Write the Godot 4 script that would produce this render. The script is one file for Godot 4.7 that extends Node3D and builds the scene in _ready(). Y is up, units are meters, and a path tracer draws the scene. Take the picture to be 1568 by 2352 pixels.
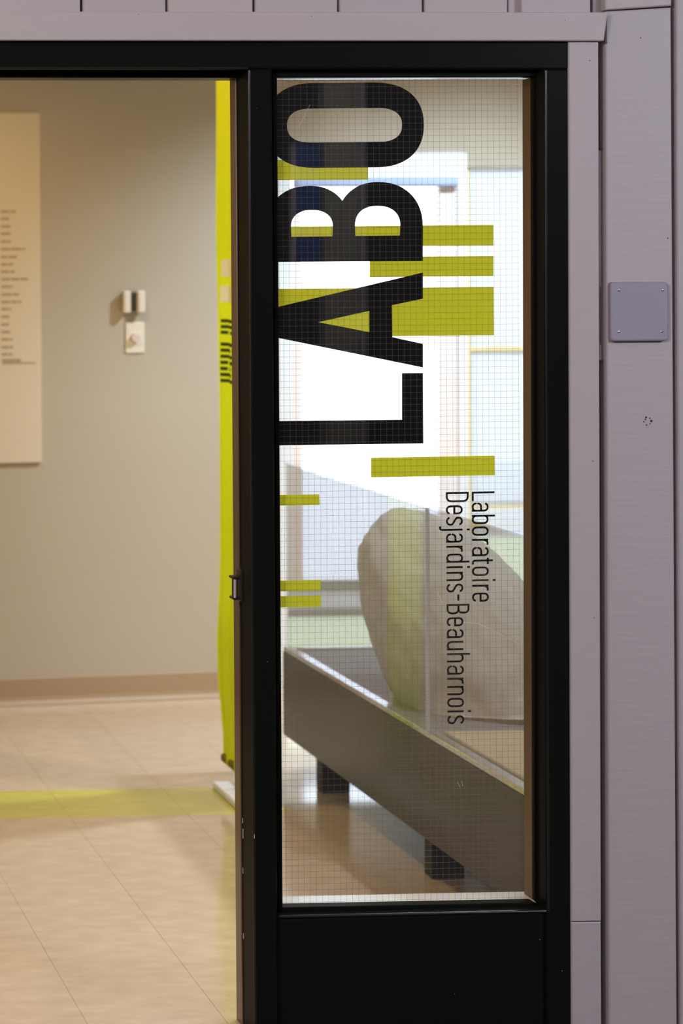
extends Node3D

# ---- the camera's measurements: focal length and principal point in pixels of the 1568x2352 frame ----
const F := 4444.0
const CX := -600.0
const CY := 620.0
const EYE := Vector3(0, 1.62, 4.0)
const YAW := 0.045
const ROLL := 0.005
const GLASS := -0.058          # front face of the sidelight's wired pane
const BACK_TURN := 0.10472     # the beige back wall stands 6 degrees off the door wall
const BACK_AT := Vector3(1.7, 0, -3.165)
const WIN_Z := -3.4            # room face of the glazed wall

var M := {}
var names := {}
var rng := RandomNumberGenerator.new()


func cam_basis() -> Basis:
	return Basis(Vector3.UP, -YAW) * Basis(Vector3(0, 0, 1), -ROLL)


# a point of the photograph measured on the plane z = const of the place
func on(px: float, py: float, z: float) -> Vector3:
	var d := cam_basis() * Vector3((px - CX) / F, -(py - CY) / F, -1.0)
	return EYE + d * ((z - EYE.z) / d.z)


func xy(px: float, py: float, z: float) -> Vector2:
	var p := on(px, py, z)
	return Vector2(p.x, p.y)


func poly(pts: Array, z: float) -> PackedVector2Array:
	var out := PackedVector2Array()
	for p in pts:
		out.append(xy(p[0], p[1], z))
	return out


# ------------------------------------------------------------------ meshes
func new_st() -> SurfaceTool:
	var st := SurfaceTool.new()
	st.begin(Mesh.PRIMITIVE_TRIANGLES)
	return st


func tri(st: SurfaceTool, a: Vector3, b: Vector3, c: Vector3, smooth := -1) -> void:   # a, b, c run counter-clockwise seen from outside
	st.set_smooth_group(smooth)
	st.add_vertex(a)
	st.add_vertex(c)
	st.add_vertex(b)


func face(st: SurfaceTool, pts: Array, center: Vector3) -> void:       # a flat convex face turned away from center
	var n: Vector3 = (pts[1] - pts[0]).cross(pts[2] - pts[0])
	var mid := Vector3.ZERO
	for p in pts:
		mid += p
	mid /= pts.size()
	var flip: bool = n.dot(mid - center) < 0.0
	for i in range(1, pts.size() - 1):
		if flip:
			tri(st, pts[0], pts[i + 1], pts[i])
		else:
			tri(st, pts[0], pts[i], pts[i + 1])


func box(st: SurfaceTool, lo: Vector3, hi: Vector3, b := 0.0) -> void:
	var c := (lo + hi) * 0.5
	var h := (hi - lo) * 0.5
	if b <= 0.0:
		for ax in 3:
			for s in [-1.0, 1.0]:
				var u := (ax + 1) % 3
				var v := (ax + 2) % 3
				var q := []
				for k in [[-1, -1], [1, -1], [1, 1], [-1, 1]]:
					var p := c
					p[ax] += s * h[ax]
					p[u] += k[0] * h[u]
					p[v] += k[1] * h[v]
					q.append(p)
				face(st, q, c)
		return
	b = minf(b, minf(h.x, minf(h.y, h.z)) * 0.9)
	var pt := func(ax: int, s: Array) -> Vector3:
		var p := c
		for k in 3:
			p[k] += s[k] * (h[k] - (0.0 if k == ax else b))
		return p
	for ax in 3:
		var u := (ax + 1) % 3
		var v := (ax + 2) % 3
		for s in [-1, 1]:
			var q := []
			for k in [[-1, -1], [1, -1], [1, 1], [-1, 1]]:
				var g := [0, 0, 0]
				g[ax] = s
				g[u] = k[0]
				g[v] = k[1]
				q.append(pt.call(ax, g))
			face(st, q, c)
			for t in [-1, 1]:
				var e := []
				for k in [-1, 1]:
					var g := [0, 0, 0]
					g[ax] = s
					g[u] = t
					g[v] = k
					e.append([pt.call(ax, g), pt.call(u, g)])
				face(st, [e[0][0], e[1][0], e[1][1], e[0][1]], c)
	for sx in [-1, 1]:
		for sy in [-1, 1]:
			for sz in [-1, 1]:
				var g := [sx, sy, sz]
				face(st, [pt.call(0, g), pt.call(1, g), pt.call(2, g)], c)


func inset(p: PackedVector2Array, b: float) -> PackedVector2Array:    # of a convex polygon
	var n := p.size()
	var mid := Vector2.ZERO
	for q in p:
		mid += q
	mid /= n
	var out := PackedVector2Array()
	for i in n:
		var a := p[(i + n - 1) % n]
		var c := p[i]
		var d := p[(i + 1) % n]
		var e0 := (c - a).normalized()
		var e1 := (d - c).normalized()
		var n0 := Vector2(-e0.y, e0.x)
		var n1 := Vector2(-e1.y, e1.x)
		if n0.dot(mid - c) < 0:
			n0 = -n0
		if n1.dot(mid - c) < 0:
			n1 = -n1
		var m := (n0 + n1)
		out.append(c + m * (b / maxf(0.2, 1.0 + n0.dot(n1))))
	return out


# a convex outline in x, y between z0 (towards the corridor) and z1, with a chamfer of b round the front face
func prism(st: SurfaceTool, p: PackedVector2Array, z0: float, z1: float, b := 0.0) -> void:
	var n := p.size()
	var mid := Vector2.ZERO
	for q in p:
		mid += q
	mid /= n
	var c := Vector3(mid.x, mid.y, (z0 + z1) * 0.5)
	var f := inset(p, b) if b > 0 else p
	var front := []
	var back := []
	for i in n:
		front.append(Vector3(f[i].x, f[i].y, z0))
		back.append(Vector3(p[i].x, p[i].y, z1))
	face(st, front, c)
	face(st, back, c)
	for i in n:
		var j := (i + 1) % n
		var a := Vector3(p[i].x, p[i].y, z0 - b)
		var d := Vector3(p[j].x, p[j].y, z0 - b)
		face(st, [a, d, back[j], back[i]], c)
		if b > 0:
			face(st, [front[i], front[j], d, a], c)


# thin sheets of any outline (no holes), z0 in front of z1
func sheet(st: SurfaceTool, polys: Array, z0: float, z1: float) -> void:
	for p0 in polys:
		var p: PackedVector2Array = p0
		if Geometry2D.is_polygon_clockwise(p):
			p.reverse()
		var t := Geometry2D.triangulate_polygon(p)
		for i in range(0, t.size(), 3):
			var a := p[t[i]]
			var b := p[t[i + 1]]
			var c := p[t[i + 2]]
			if (b - a).cross(c - a) < 0:
				var k := b
				b = c
				c = k
			tri(st, Vector3(a.x, a.y, z0), Vector3(b.x, b.y, z0), Vector3(c.x, c.y, z0))
			tri(st, Vector3(a.x, a.y, z1), Vector3(c.x, c.y, z1), Vector3(b.x, b.y, z1))
		for i in p.size():
			var a := p[i]
			var b := p[(i + 1) % p.size()]
			tri(st, Vector3(a.x, a.y, z1), Vector3(b.x, b.y, z1), Vector3(b.x, b.y, z0))
			tri(st, Vector3(a.x, a.y, z1), Vector3(b.x, b.y, z0), Vector3(a.x, a.y, z0))


# a round bar along from a to b
func rod(st: SurfaceTool, a: Vector3, b: Vector3, r: float, seg := 12, r2 := -1.0) -> void:
	var d := (b - a).normalized()
	var u := d.cross(Vector3.UP if absf(d.y) < 0.9 else Vector3.RIGHT).normalized()
	var v := d.cross(u)
	if r2 < 0:
		r2 = r
	for i in seg:
		var t0 := TAU * i / seg
		var t1 := TAU * (i + 1) / seg
		var p0 := u * cos(t0) + v * sin(t0)
		var p1 := u * cos(t1) + v * sin(t1)
		tri(st, a + p0 * r, a + p1 * r, b + p1 * r2, 1)
		tri(st, a + p0 * r, b + p1 * r2, b + p0 * r2, 1)
		tri(st, a, a + p1 * r, a + p0 * r)
		tri(st, b, b + p0 * r2, b + p1 * r2)


# a dome (screw head) on the plane z, turned to the corridor
func dome(st: SurfaceTool, c: Vector3, r: float, h: float) -> void:
	var seg := 16
	var rings := 4
	for k in rings:
		var a0 := PI / 2 * k / rings
		var a1 := PI / 2 * (k + 1) / rings
		for i in seg:
			var t0 := TAU * i / seg
			var t1 := TAU * (i + 1) / seg
			var q := func(a: float, t: float) -> Vector3:
				return c + Vector3(cos(t) * r * cos(a), sin(t) * r * cos(a), h * sin(a))
			tri(st, q.call(a0, t0), q.call(a0, t1), q.call(a1, t1), 1)
			if k < rings - 1:
				tri(st, q.call(a0, t0), q.call(a1, t1), q.call(a1, t0), 1)


# ------------------------------------------------------------------ objects
func numbered(called: String) -> String:
	if not names.has(called):
		names[called] = 0
		return called
	names[called] += 1
	return "%s_%03d" % [called, names[called]]


func obj(called: String, st: SurfaceTool, m: Material, parent: Node = self) -> MeshInstance3D:
	st.generate_normals()
	var o := MeshInstance3D.new()
	o.mesh = st.commit()
	o.material_override = m
	if parent == self:
		o.name = numbered(called)
	else:
		var k := 0
		var nm := called
		while parent.has_node(nm):
			k += 1
			nm = "%s_%03d" % [called, k]
		o.name = nm
	parent.add_child(o, true)
	return o


func tag(o: Node, label: String, category: String, group := "", kind := "") -> Node:
	o.set_meta("label", label)
	o.set_meta("category", category)
	if group:
		o.set_meta("group", group)
	if kind:
		o.set_meta("kind", kind)
	return o


func thing(called: String, label: String, category: String, at := Vector3.ZERO, turn := 0.0, group := "", kind := "") -> Node3D:
	var o := Node3D.new()
	o.name = numbered(called)
	add_child(o)
	o.position = at
	o.rotation.y = turn
	tag(o, label, category, group, kind)
	return o


func bx(called: String, lo: Vector3, hi: Vector3, m: Material, parent: Node = self, b := 0.0) -> MeshInstance3D:
	var st := new_st()
	box(st, lo, hi, b)
	return obj(called, st, m, parent)


func pr(called: String, p: PackedVector2Array, z0: float, z1: float, m: Material, parent: Node = self, b := 0.0) -> MeshInstance3D:
	var st := new_st()
	prism(st, p, z0, z1, b)
	return obj(called, st, m, parent)


# ------------------------------------------------------------------ materials
func noise_tex(freq: float, octaves := 4, seed_ := 1, size := 512) -> NoiseTexture2D:
	var n := FastNoiseLite.new()
	n.noise_type = FastNoiseLite.TYPE_SIMPLEX_SMOOTH
	n.frequency = freq
	n.fractal_octaves = octaves
	n.seed = seed_
	var t := NoiseTexture2D.new()
	t.width = size
	t.height = size
	t.seamless = true
	t.noise = n
	return t


func ramp_tex(freq: float, a: Color, b: Color, octaves := 4, seed_ := 1, size := 512) -> NoiseTexture2D:
	var t := noise_tex(freq, octaves, seed_, size)
	var g := Gradient.new()
	g.set_color(0, a)
	g.set_color(1, b)
	t.color_ramp = g
	return t


func rgb(r: int, g: int, b: int, a := 1.0) -> Color:
	return Color(r / 255.0, g / 255.0, b / 255.0, a)


func mat(called: String, c: Color, rough := 0.6, metal := 0.0) -> StandardMaterial3D:
	var m := StandardMaterial3D.new()
	m.resource_name = called
	m.albedo_color = c
	m.roughness = rough
	m.metallic = metal
	M[called] = m
	return m


func tri_map(m: StandardMaterial3D, scale: Vector3, offset := Vector3.ZERO) -> void:
	m.uv1_triplanar = true
	m.uv1_world_triplanar = true
	m.uv1_scale = scale
	m.uv1_offset = offset


func make_materials() -> void:
	var saw := noise_tex(0.012, 5, 7)
	for k in 3:                                    # three mixes of the same mauve-grey wall paint
		var m := mat("board%d" % k, [rgb(177, 168, 170), rgb(175, 166, 169), rgb(179, 169, 170)][k], 0.55)
		m.heightmap_enabled = true
		m.heightmap_texture = saw
		m.heightmap_scale = 0.04
		tri_map(m, Vector3(1.1, 7.0, 1.0), Vector3(0.37 * k, 0.21 * k, 0))
	var cp := mat("cover_paint", rgb(147, 141, 154), 0.42)
	cp.heightmap_enabled = true
	cp.heightmap_texture = noise_tex(0.05, 3, 3)
	cp.heightmap_scale = 0.01
	tri_map(cp, Vector3(9, 9, 9))
	mat("gap", rgb(120, 112, 110), 0.9)
	mat("batten", rgb(158, 150, 152), 0.8)
	mat("nail_hole", rgb(70, 50, 52), 0.9)
	var fr := mat("frame_black", rgb(20, 21, 19), 0.3)
	fr.metallic_specular = 0.1
	fr.heightmap_enabled = true
	fr.heightmap_texture = noise_tex(0.08, 3, 11)
	fr.heightmap_scale = 0.004
	tri_map(fr, Vector3(6, 6, 6))
	mat("edge_black", rgb(24, 24, 23), 0.22)
	mat("frame_brown", rgb(92, 68, 50), 0.22)
	mat("frame_sill", rgb(222, 222, 222), 0.2)
	mat("bare_metal", rgb(196, 180, 180), 0.45, 0.2)
	mat("dark_metal", rgb(38, 36, 34), 0.4, 0.3)
	mat("screw", rgb(205, 202, 205), 0.25, 0.85)
	var gl := mat("glass", Color(1, 1, 1, 0.0), 0.0)
	gl.transparency = BaseMaterial3D.TRANSPARENCY_ALPHA
	var cg := mat("case_glass", Color(0.52, 0.55, 0.58, 0.14), 0.0)
	cg.transparency = BaseMaterial3D.TRANSPARENCY_ALPHA
	mat("glass_edge", rgb(240, 245, 250), 0.15)
	M.glass_edge.backlight_enabled = true
	M.glass_edge.backlight = Color(0.9, 0.93, 0.96)
	mat("wire", rgb(112, 98, 76), 0.6)
	mat("vinyl_black", rgb(11, 12, 14), 0.7)
	M.vinyl_black.metallic_specular = 0.25
	var vy := mat("vinyl_lime", rgb(216, 220, 56), 0.8)
	vy.backlight_enabled = true
	vy.backlight = rgb(250, 253, 92)
	# the room
	var bw := mat("beige_wall", rgb(190, 177, 157), 0.85)
	bw.heightmap_enabled = true
	bw.heightmap_texture = noise_tex(0.06, 3, 5)
	bw.heightmap_scale = 0.02
	tri_map(bw, Vector3(4, 4, 4))
	mat("base_cove", rgb(176, 148, 118), 0.5)
	mat("ceiling_white", rgb(225, 222, 215), 0.9)
	for k in 4:
		var m := mat("tile%d" % k, Color.WHITE, 0.12)
		var d := [0, 1, -1, 0][k] as int
		m.albedo_texture = ramp_tex(0.011, rgb(206 + d, 182 + d, 155 + d), rgb(222 + d, 198 + d, 172 + d), 5, 21)
		m.clearcoat_enabled = true
		m.clearcoat = 1.0
		m.clearcoat_roughness = 0.14
		tri_map(m, Vector3(1.3, 1.0, 3.0))
	var ty := mat("tile_lime", Color.WHITE, 0.16)
	ty.albedo_texture = ramp_tex(0.011, rgb(200, 196, 44), rgb(218, 214, 84), 5, 31)
	ty.clearcoat_enabled = true
	ty.clearcoat = 1.0
	ty.clearcoat_roughness = 0.07
	tri_map(ty, Vector3(0.9, 1.0, 4.5))
	mat("floor_joint", rgb(180, 150, 116), 0.8)
	mat("corridor_floor", rgb(96, 90, 86), 0.5)
	mat("corridor_wall", rgb(38, 42, 48), 0.8)
	mat("corridor_end", rgb(200, 196, 196), 0.8)
	mat("cloth_lime", rgb(228, 233, 46), 0.9)
	M.cloth_lime.backlight_enabled = true
	M.cloth_lime.backlight = rgb(222, 226, 46)
	mat("cloth_hem", rgb(120, 108, 20), 0.8)
	mat("print_white", rgb(250, 248, 228), 0.7)
	mat("print_dark", rgb(60, 72, 30), 0.7)
	mat("paper", rgb(226, 208, 182), 0.7)
	mat("paper_print", rgb(182, 156, 126), 0.7)
	mat("plate_cream", rgb(238, 226, 208), 0.4)
	mat("sensor_dark", rgb(72, 68, 56), 0.5)
	mat("knob", rgb(226, 205, 188), 0.4)
	mat("casing_white", rgb(246, 248, 251), 0.5)
	mat("jamb_pink", rgb(250, 238, 236), 0.6)
	mat("blind", rgb(176, 190, 222), 0.6)
	mat("mullion_yellow", rgb(240, 222, 168), 0.6)
	mat("rail_grey", rgb(150, 158, 160), 0.5)
	var fw := mat("frosted_white", rgb(196, 202, 208), 0.4)
	fw.backlight_enabled = true
	fw.backlight = Color(1.0, 0.995, 0.985)
	var fl := mat("frosted_lime", rgb(226, 240, 160), 0.4)
	fl.albedo_color.a = 0.5
	fl.transparency = BaseMaterial3D.TRANSPARENCY_ALPHA
	fl.backlight_enabled = true
	fl.backlight = Color(0.96, 1.0, 0.86)
	mat("outdoor_ground", rgb(215, 215, 215), 0.9)
	mat("plinth", rgb(54, 58, 60), 0.24)
	mat("deck", rgb(78, 78, 80), 0.55)
	mat("tan_board", rgb(168, 146, 112), 0.7)
	mat("channel", rgb(205, 210, 220), 0.12, 0.9)
	mat("leg_black", rgb(22, 23, 24), 0.5)
	var ro := mat("stone", Color.WHITE, 0.85)
	ro.albedo_texture = ramp_tex(0.02, rgb(164, 160, 155), rgb(194, 191, 188), 5, 41)
	ro.heightmap_enabled = true
	ro.heightmap_texture = noise_tex(0.03, 5, 42)
	ro.heightmap_scale = 0.15
	tri_map(ro, Vector3(2, 2, 2))
	mat("lamp_shell", rgb(225, 225, 222), 0.6)
	mat("pillar_grey", rgb(150, 152, 144), 0.8)
	mat("panel_blue", rgb(46, 84, 160), 0.6)
	mat("post_light", rgb(190, 186, 205), 0.6)


func lamp_glow(called: String, c: Color, e: float) -> StandardMaterial3D:
	var m := mat(called, c, 0.6)
	m.emission_enabled = true
	m.emission = c
	m.emission_energy_multiplier = e
	return m


# ------------------------------------------------------------------ the scene
func _ready() -> void:
	rng.seed = 20240611
	set_camera_and_light()
	make_materials()
	door_wall()
	room_shell()
	glazed_wall()
	corridor_shell()
	sidelight()
	vinyl()
	small_text()
	display_case()
	stone()
	banner()
	wall_things()
	cover_plate()
	lamps()


func set_camera_and_light() -> void:
	var cam := Camera3D.new()
	cam.name = "camera"
	add_child(cam)
	cam.projection = Camera3D.PROJECTION_FRUSTUM
	cam.near = 0.05
	cam.far = 100.0
	cam.size = 2352.0 / F * 0.05
	cam.frustum_offset = Vector2((784.0 - CX) / F, -(1176.0 - CY) / F) * 0.05
	cam.transform = Transform3D(cam_basis(), EYE)
	cam.current = true
	var env := Environment.new()
	var sky := Sky.new()
	var sm := ProceduralSkyMaterial.new()
	sm.sky_top_color = Color(0.86, 0.92, 1.0)
	sm.sky_horizon_color = Color(0.96, 0.98, 1.0)
	sm.sky_energy_multiplier = 1.8
	sm.ground_horizon_color = Color(0.9, 0.92, 0.95)
	sm.ground_bottom_color = Color(0.8, 0.8, 0.8)
	sm.ground_energy_multiplier = 1.4
	sky.sky_material = sm
	env.background_mode = Environment.BG_SKY
	env.sky = sky
	env.tonemap_mode = Environment.TONE_MAPPER_LINEAR
	env.tonemap_exposure = 1.0
	env.sdfgi_enabled = true
	env.ssao_enabled = true
	env.ssil_enabled = true
	var we := WorldEnvironment.new()
	we.name = "world_environment"
	we.environment = env
	var at := CameraAttributesPhysical.new()
	at.frustum_focal_length = 36.0
	at.exposure_aperture = 2.0
	at.frustum_focus_distance = 4.06
	we.camera_attributes = at
	add_child(we)
	# corridor: ceiling panel up and to the left of the door, seen by the wall as a broad soft light
	area("corridor_lamp_light", Vector3(-1.0, 2.86, 3.1), Vector3(1.9, 1.0, 0.0), Vector2(0.7, 0.6), Color(1.0, 0.96, 0.945), 12.0)
	area("corridor_lamp_light", Vector3(4.2, 2.86, 3.2), Vector3(2.2, 0.0, 0.0), Vector2(1.2, 0.6), Color(0.91, 0.93, 1.0), 12.0)
	area("corridor_lamp_light", Vector3(3.2, 2.86, 5.4), Vector3(3.45, 1.3, 7.0), Vector2(1.2, 0.6), Color(1.0, 0.97, 0.95), 7.0)
	area("corridor_wall_light", Vector3(-2.93, 1.6, 1.1), Vector3(2.0, 1.3, 0.6), Vector2(0.4, 1.6), Color(1.0, 0.96, 0.94), 1.3)
	# room: recessed downlights, warm over the open floor, daylight-white beside the windows
	spot("room_downlight_light", Vector3(0.9, 2.97, -1.75), Color(1.0, 0.865, 0.63), 2.2, 72.0)
	spot("room_downlight_light", Vector3(3.2, 2.97, -0.9), Color(1.0, 0.95, 0.86), 3.7)
	spot("room_downlight_light", Vector3(3.2, 2.97, -2.27), Color(0.83, 0.92, 1.0), 8.3)


func spot(called: String, at: Vector3, c: Color, e: float, cone := 64.0) -> void:
	var l := SpotLight3D.new()
	l.name = numbered(called)
	add_child(l)
	l.position = at
	l.rotation.x = -PI / 2
	l.light_color = c
	l.light_energy = e
	l.light_size = 0.07
	l.spot_angle = cone
	l.spot_angle_attenuation = 0.6
	l.spot_range = 20.0
	l.spot_attenuation = 2.0
	l.shadow_enabled = true


func area(called: String, at: Vector3, to: Vector3, size: Vector2, c: Color, e: float) -> void:
	var l := AreaLight3D.new()
	l.name = numbered(called)
	add_child(l)
	l.look_at_from_position(at, to, Vector3(0, 0, -1) if absf((to - at).normalized().y) > 0.98 else Vector3.UP)
	l.area_size = size
	l.light_color = c
	l.light_energy = e
	l.area_range = 20.0
	l.area_attenuation = 2.0
	l.shadow_enabled = true


func lamps() -> void:
	var warm := lamp_glow("glow_warm", Color(1.0, 0.86, 0.66), 0.9)
	var cool := lamp_glow("glow_cool", Color(0.96, 0.94, 1.0), 0.9)
	var spots := [
		[Vector3(-1.0, 3.0, 3.1), cool, "flat ceiling lamp in the corridor, up to the left of the door"],
		[Vector3(3.2, 3.0, 5.4), cool, "flat ceiling lamp in the corridor, before the grey pillar and blue panel"],
		[Vector3(4.2, 3.0, 3.2), cool, "flat ceiling lamp in the corridor, far to the right of the door"],
	]
	for s in spots:
		var t := thing("ceiling_lamp", s[2], "lamp", s[0])
		bx("housing", Vector3(-0.64, -0.06, -0.34), Vector3(0.64, 0.0, 0.34), M.lamp_shell, t, 0.008)
		bx("diffuser", Vector3(-0.6, -0.075, -0.3), Vector3(0.6, -0.06, 0.3), s[1], t, 0.004)
	var wl := thing("wall_lamp", "tall flat lamp on the left end wall of the corridor", "lamp", Vector3(-3.0, 1.6, 1.1))
	bx("housing", Vector3(0.0, -0.84, -0.24), Vector3(0.05, 0.84, 0.24), M.lamp_shell, wl, 0.006)
	bx("diffuser", Vector3(0.05, -0.8, -0.2), Vector3(0.058, 0.8, 0.2), cool, wl, 0.003)
	var downs := [
		[Vector3(0.9, 3.0, -1.75), warm, "round warm downlight in the room ceiling, over the lime tile row"],
		[Vector3(3.2, 3.0, -0.9), warm, "round warm downlight in the room ceiling, over the near end of the display case"],
		[Vector3(3.2, 3.0, -2.27), cool, "round white downlight in the room ceiling, near the bright window"],
	]
	for s in downs:
		var t := thing("downlight", s[2], "lamp", s[0])
		var st := new_st()
		for k in 4:
			var q: Array = [[0.075, -0.001, 0.082, -0.012], [0.082, -0.012, 0.105, -0.010], [0.105, -0.010, 0.110, -0.004], [0.110, -0.004, 0.110, 0.0]][k]
			for i in 32:
				var t0 := TAU * i / 32
				var t1 := TAU * (i + 1) / 32
				face(st, [Vector3(q[0] * cos(t0), q[1], q[0] * sin(t0)), Vector3(q[0] * cos(t1), q[1], q[0] * sin(t1)), Vector3(q[2] * cos(t1), q[3], q[2] * sin(t1)), Vector3(q[2] * cos(t0), q[3], q[2] * sin(t0))], Vector3(0, 0.05, 0) if k < 2 else Vector3(0, 0.0, 0))
		obj("trim_ring", st, M.lamp_shell, t)
		var di := new_st()
		rod(di, Vector3(0, -0.006, 0), Vector3(0, -0.001, 0), 0.078, 32)
		obj("diffuser", di, s[1], t)


# ------------------------------------------------------------------ painted timber wall round the door
func door_wall() -> void:
	var w := thing("wall_front", "mauve-grey painted board wall round the black door frame", "wall", Vector3.ZERO, 0.0, "", "structure")
	var st := new_st()
	box(st, Vector3(-3.0, 2.09, -0.12), Vector3(6.0, 3.0, -0.034))
	box(st, Vector3(1.938, 0.0, -0.12), Vector3(6.0, 2.09, -0.034))
	box(st, Vector3(-3.0, 0.0, -0.12), Vector3(0.24, 2.09, -0.034))
	obj("wall_core", st, M.gap, w)
	# boards over the header
	var xs := [-600, -404, -206, -8, 187.5, 383.5, 583.5, 778, 972.5, 1168.5]
	for i in xs.size():
		var a: float = xs[i] + (3.0 if i else 0.0)
		var b: float = (xs[i + 1] if i + 1 < xs.size() else 1359.0) - 3.0
		if i == xs.size() - 1:
			a = 1198.0
		var z := -0.008 + 0.003 * (i % 2)
		pr("plank", poly([[a, 60], [b, 60], [b, -700], [a, -700]], z), z, -0.036, M["board%d" % (i % 3)], w, 0.002)
	pr("plank", poly([[1166, 60], [1199, 60], [1199, -700], [1166, -700]], -0.02), -0.02, -0.036, M.board1, w, 0.001)
	pr("plank", poly([[1360, 60], [1388, 60], [1388, -700], [1360, -700]], -0.022), -0.022, -0.036, M.batten, w, 0.001)
	# the wide board right of the door and the short one that caps it
	pr("plank", poly([[1391, 26], [1541, 17], [1555, 2420], [1399, 2420]], -0.005), -0.005, -0.036, M.board0, w, 0.0025)
	pr("plank", poly([[1391, 23], [1542, 13], [1541, -700], [1389, -700]], -0.002), -0.002, -0.036, M.board2, w, 0.0025)
	var x0 := 1550.0
	for k in 12:
		var x1 := x0 + 186.0
		pr("plank", poly([[x0, -700], [x1, -700], [x1 + 13, 2420], [x0 + 13, 2420]], -0.009), -0.009, -0.036, M["board%d" % ((k + 1) % 3)], w, 0.0025)
		x0 = x1 + 6.0
	for k in 14:
		var xa := 0.235 - 0.17 * k
		bx("plank", Vector3(xa - 0.166, 0.0, -0.036), Vector3(xa, 2.09, -0.009 + 0.002 * (k % 2)), M["board%d" % (k % 3)], w, 0.002)
	# filler strip in the gap between casing and board
	pr("batten", poly([[1374, 345], [1394, 345], [1395, 828], [1376, 828]], -0.018), -0.018, -0.036, M.batten, w, 0.0015)
	# knot hole and nail holes
	var kn := new_st()
	var kc := on(1487, 967, -0.0048)
	for q in [[0.0, 0.0078, 0.0028], [0.9, 0.0076, 0.0016], [2.0, 0.0086, 0.0022], [3.3, 0.0082, 0.0015], [4.4, 0.0088, 0.0018], [5.4, 0.008, 0.0013], [2.5, 0.0062, 0.0018]]:
		rod(kn, kc + Vector3(cos(q[0]) * q[1], sin(q[0]) * q[1], -0.002), kc + Vector3(cos(q[0]) * q[1], sin(q[0]) * q[1], 0.0002), q[2], 8)
	obj("knot_cracks", kn, M.nail_hole, w)
	var nh := new_st()
	for q in [[1471, 87, -0.0048, 1.6], [1533, 547, -0.0048, 1.6], [1354, 139, 0.0052, 1.3], [1310, 17, -0.0055, 1.3], [1361, 1059, 0.0052, 1.3], [1364, 1419, 0.0052, 1.1], [1297, 46, 0.0162, 1.0], [715, 37, 0.0162, 1.1], [318, 33, 0.0162, 1.0]]:
		var p := on(q[0], q[1], q[2])
		rod(nh, p - Vector3(0, 0, 0.002), p + Vector3(0, 0, 0.0002), q[3] * 0.0009, 8)
	obj("nail_holes", nh, M.nail_hole, w)
	# trim: head board with its slanted end, casing in two lengths
	var t1 := tag(pr("trim_1", poly([[-640, 25], [1396, 28], [1387, 93.5], [-640, 92]], 0.016), 0.016, -0.004, M.board2, self, 0.002), "mauve-grey head board over the black door frame, its right end cut slanting", "trim", "", "structure")
	t1.set_meta("kind", "structure")
	tag(pr("trim_2", poly([[1306, 93.5], [1374.5, 94], [1380.5, 2116], [1312.5, 2117]], 0.005), 0.005, -0.036, M.board2, self, 0.002), "long upright mauve-grey casing board right of the black door frame", "trim", "", "structure")
	tag(pr("trim_3", poly([[1312.5, 2119], [1380, 2118], [1382, 2420], [1313.5, 2420]], 0.0045), 0.0045, -0.036, M.board1, self, 0.002), "short lower length of casing board under the joint, right of the black panel", "trim", "", "structure")
	# left casing, out of the frame
	tag(bx("trim_4", Vector3(0.17, 0.0, -0.01), Vector3(0.242, 2.09, 0.005), M.board0, self, 0.002), "upright casing board left of the open doorway", "trim", "", "structure")


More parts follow.
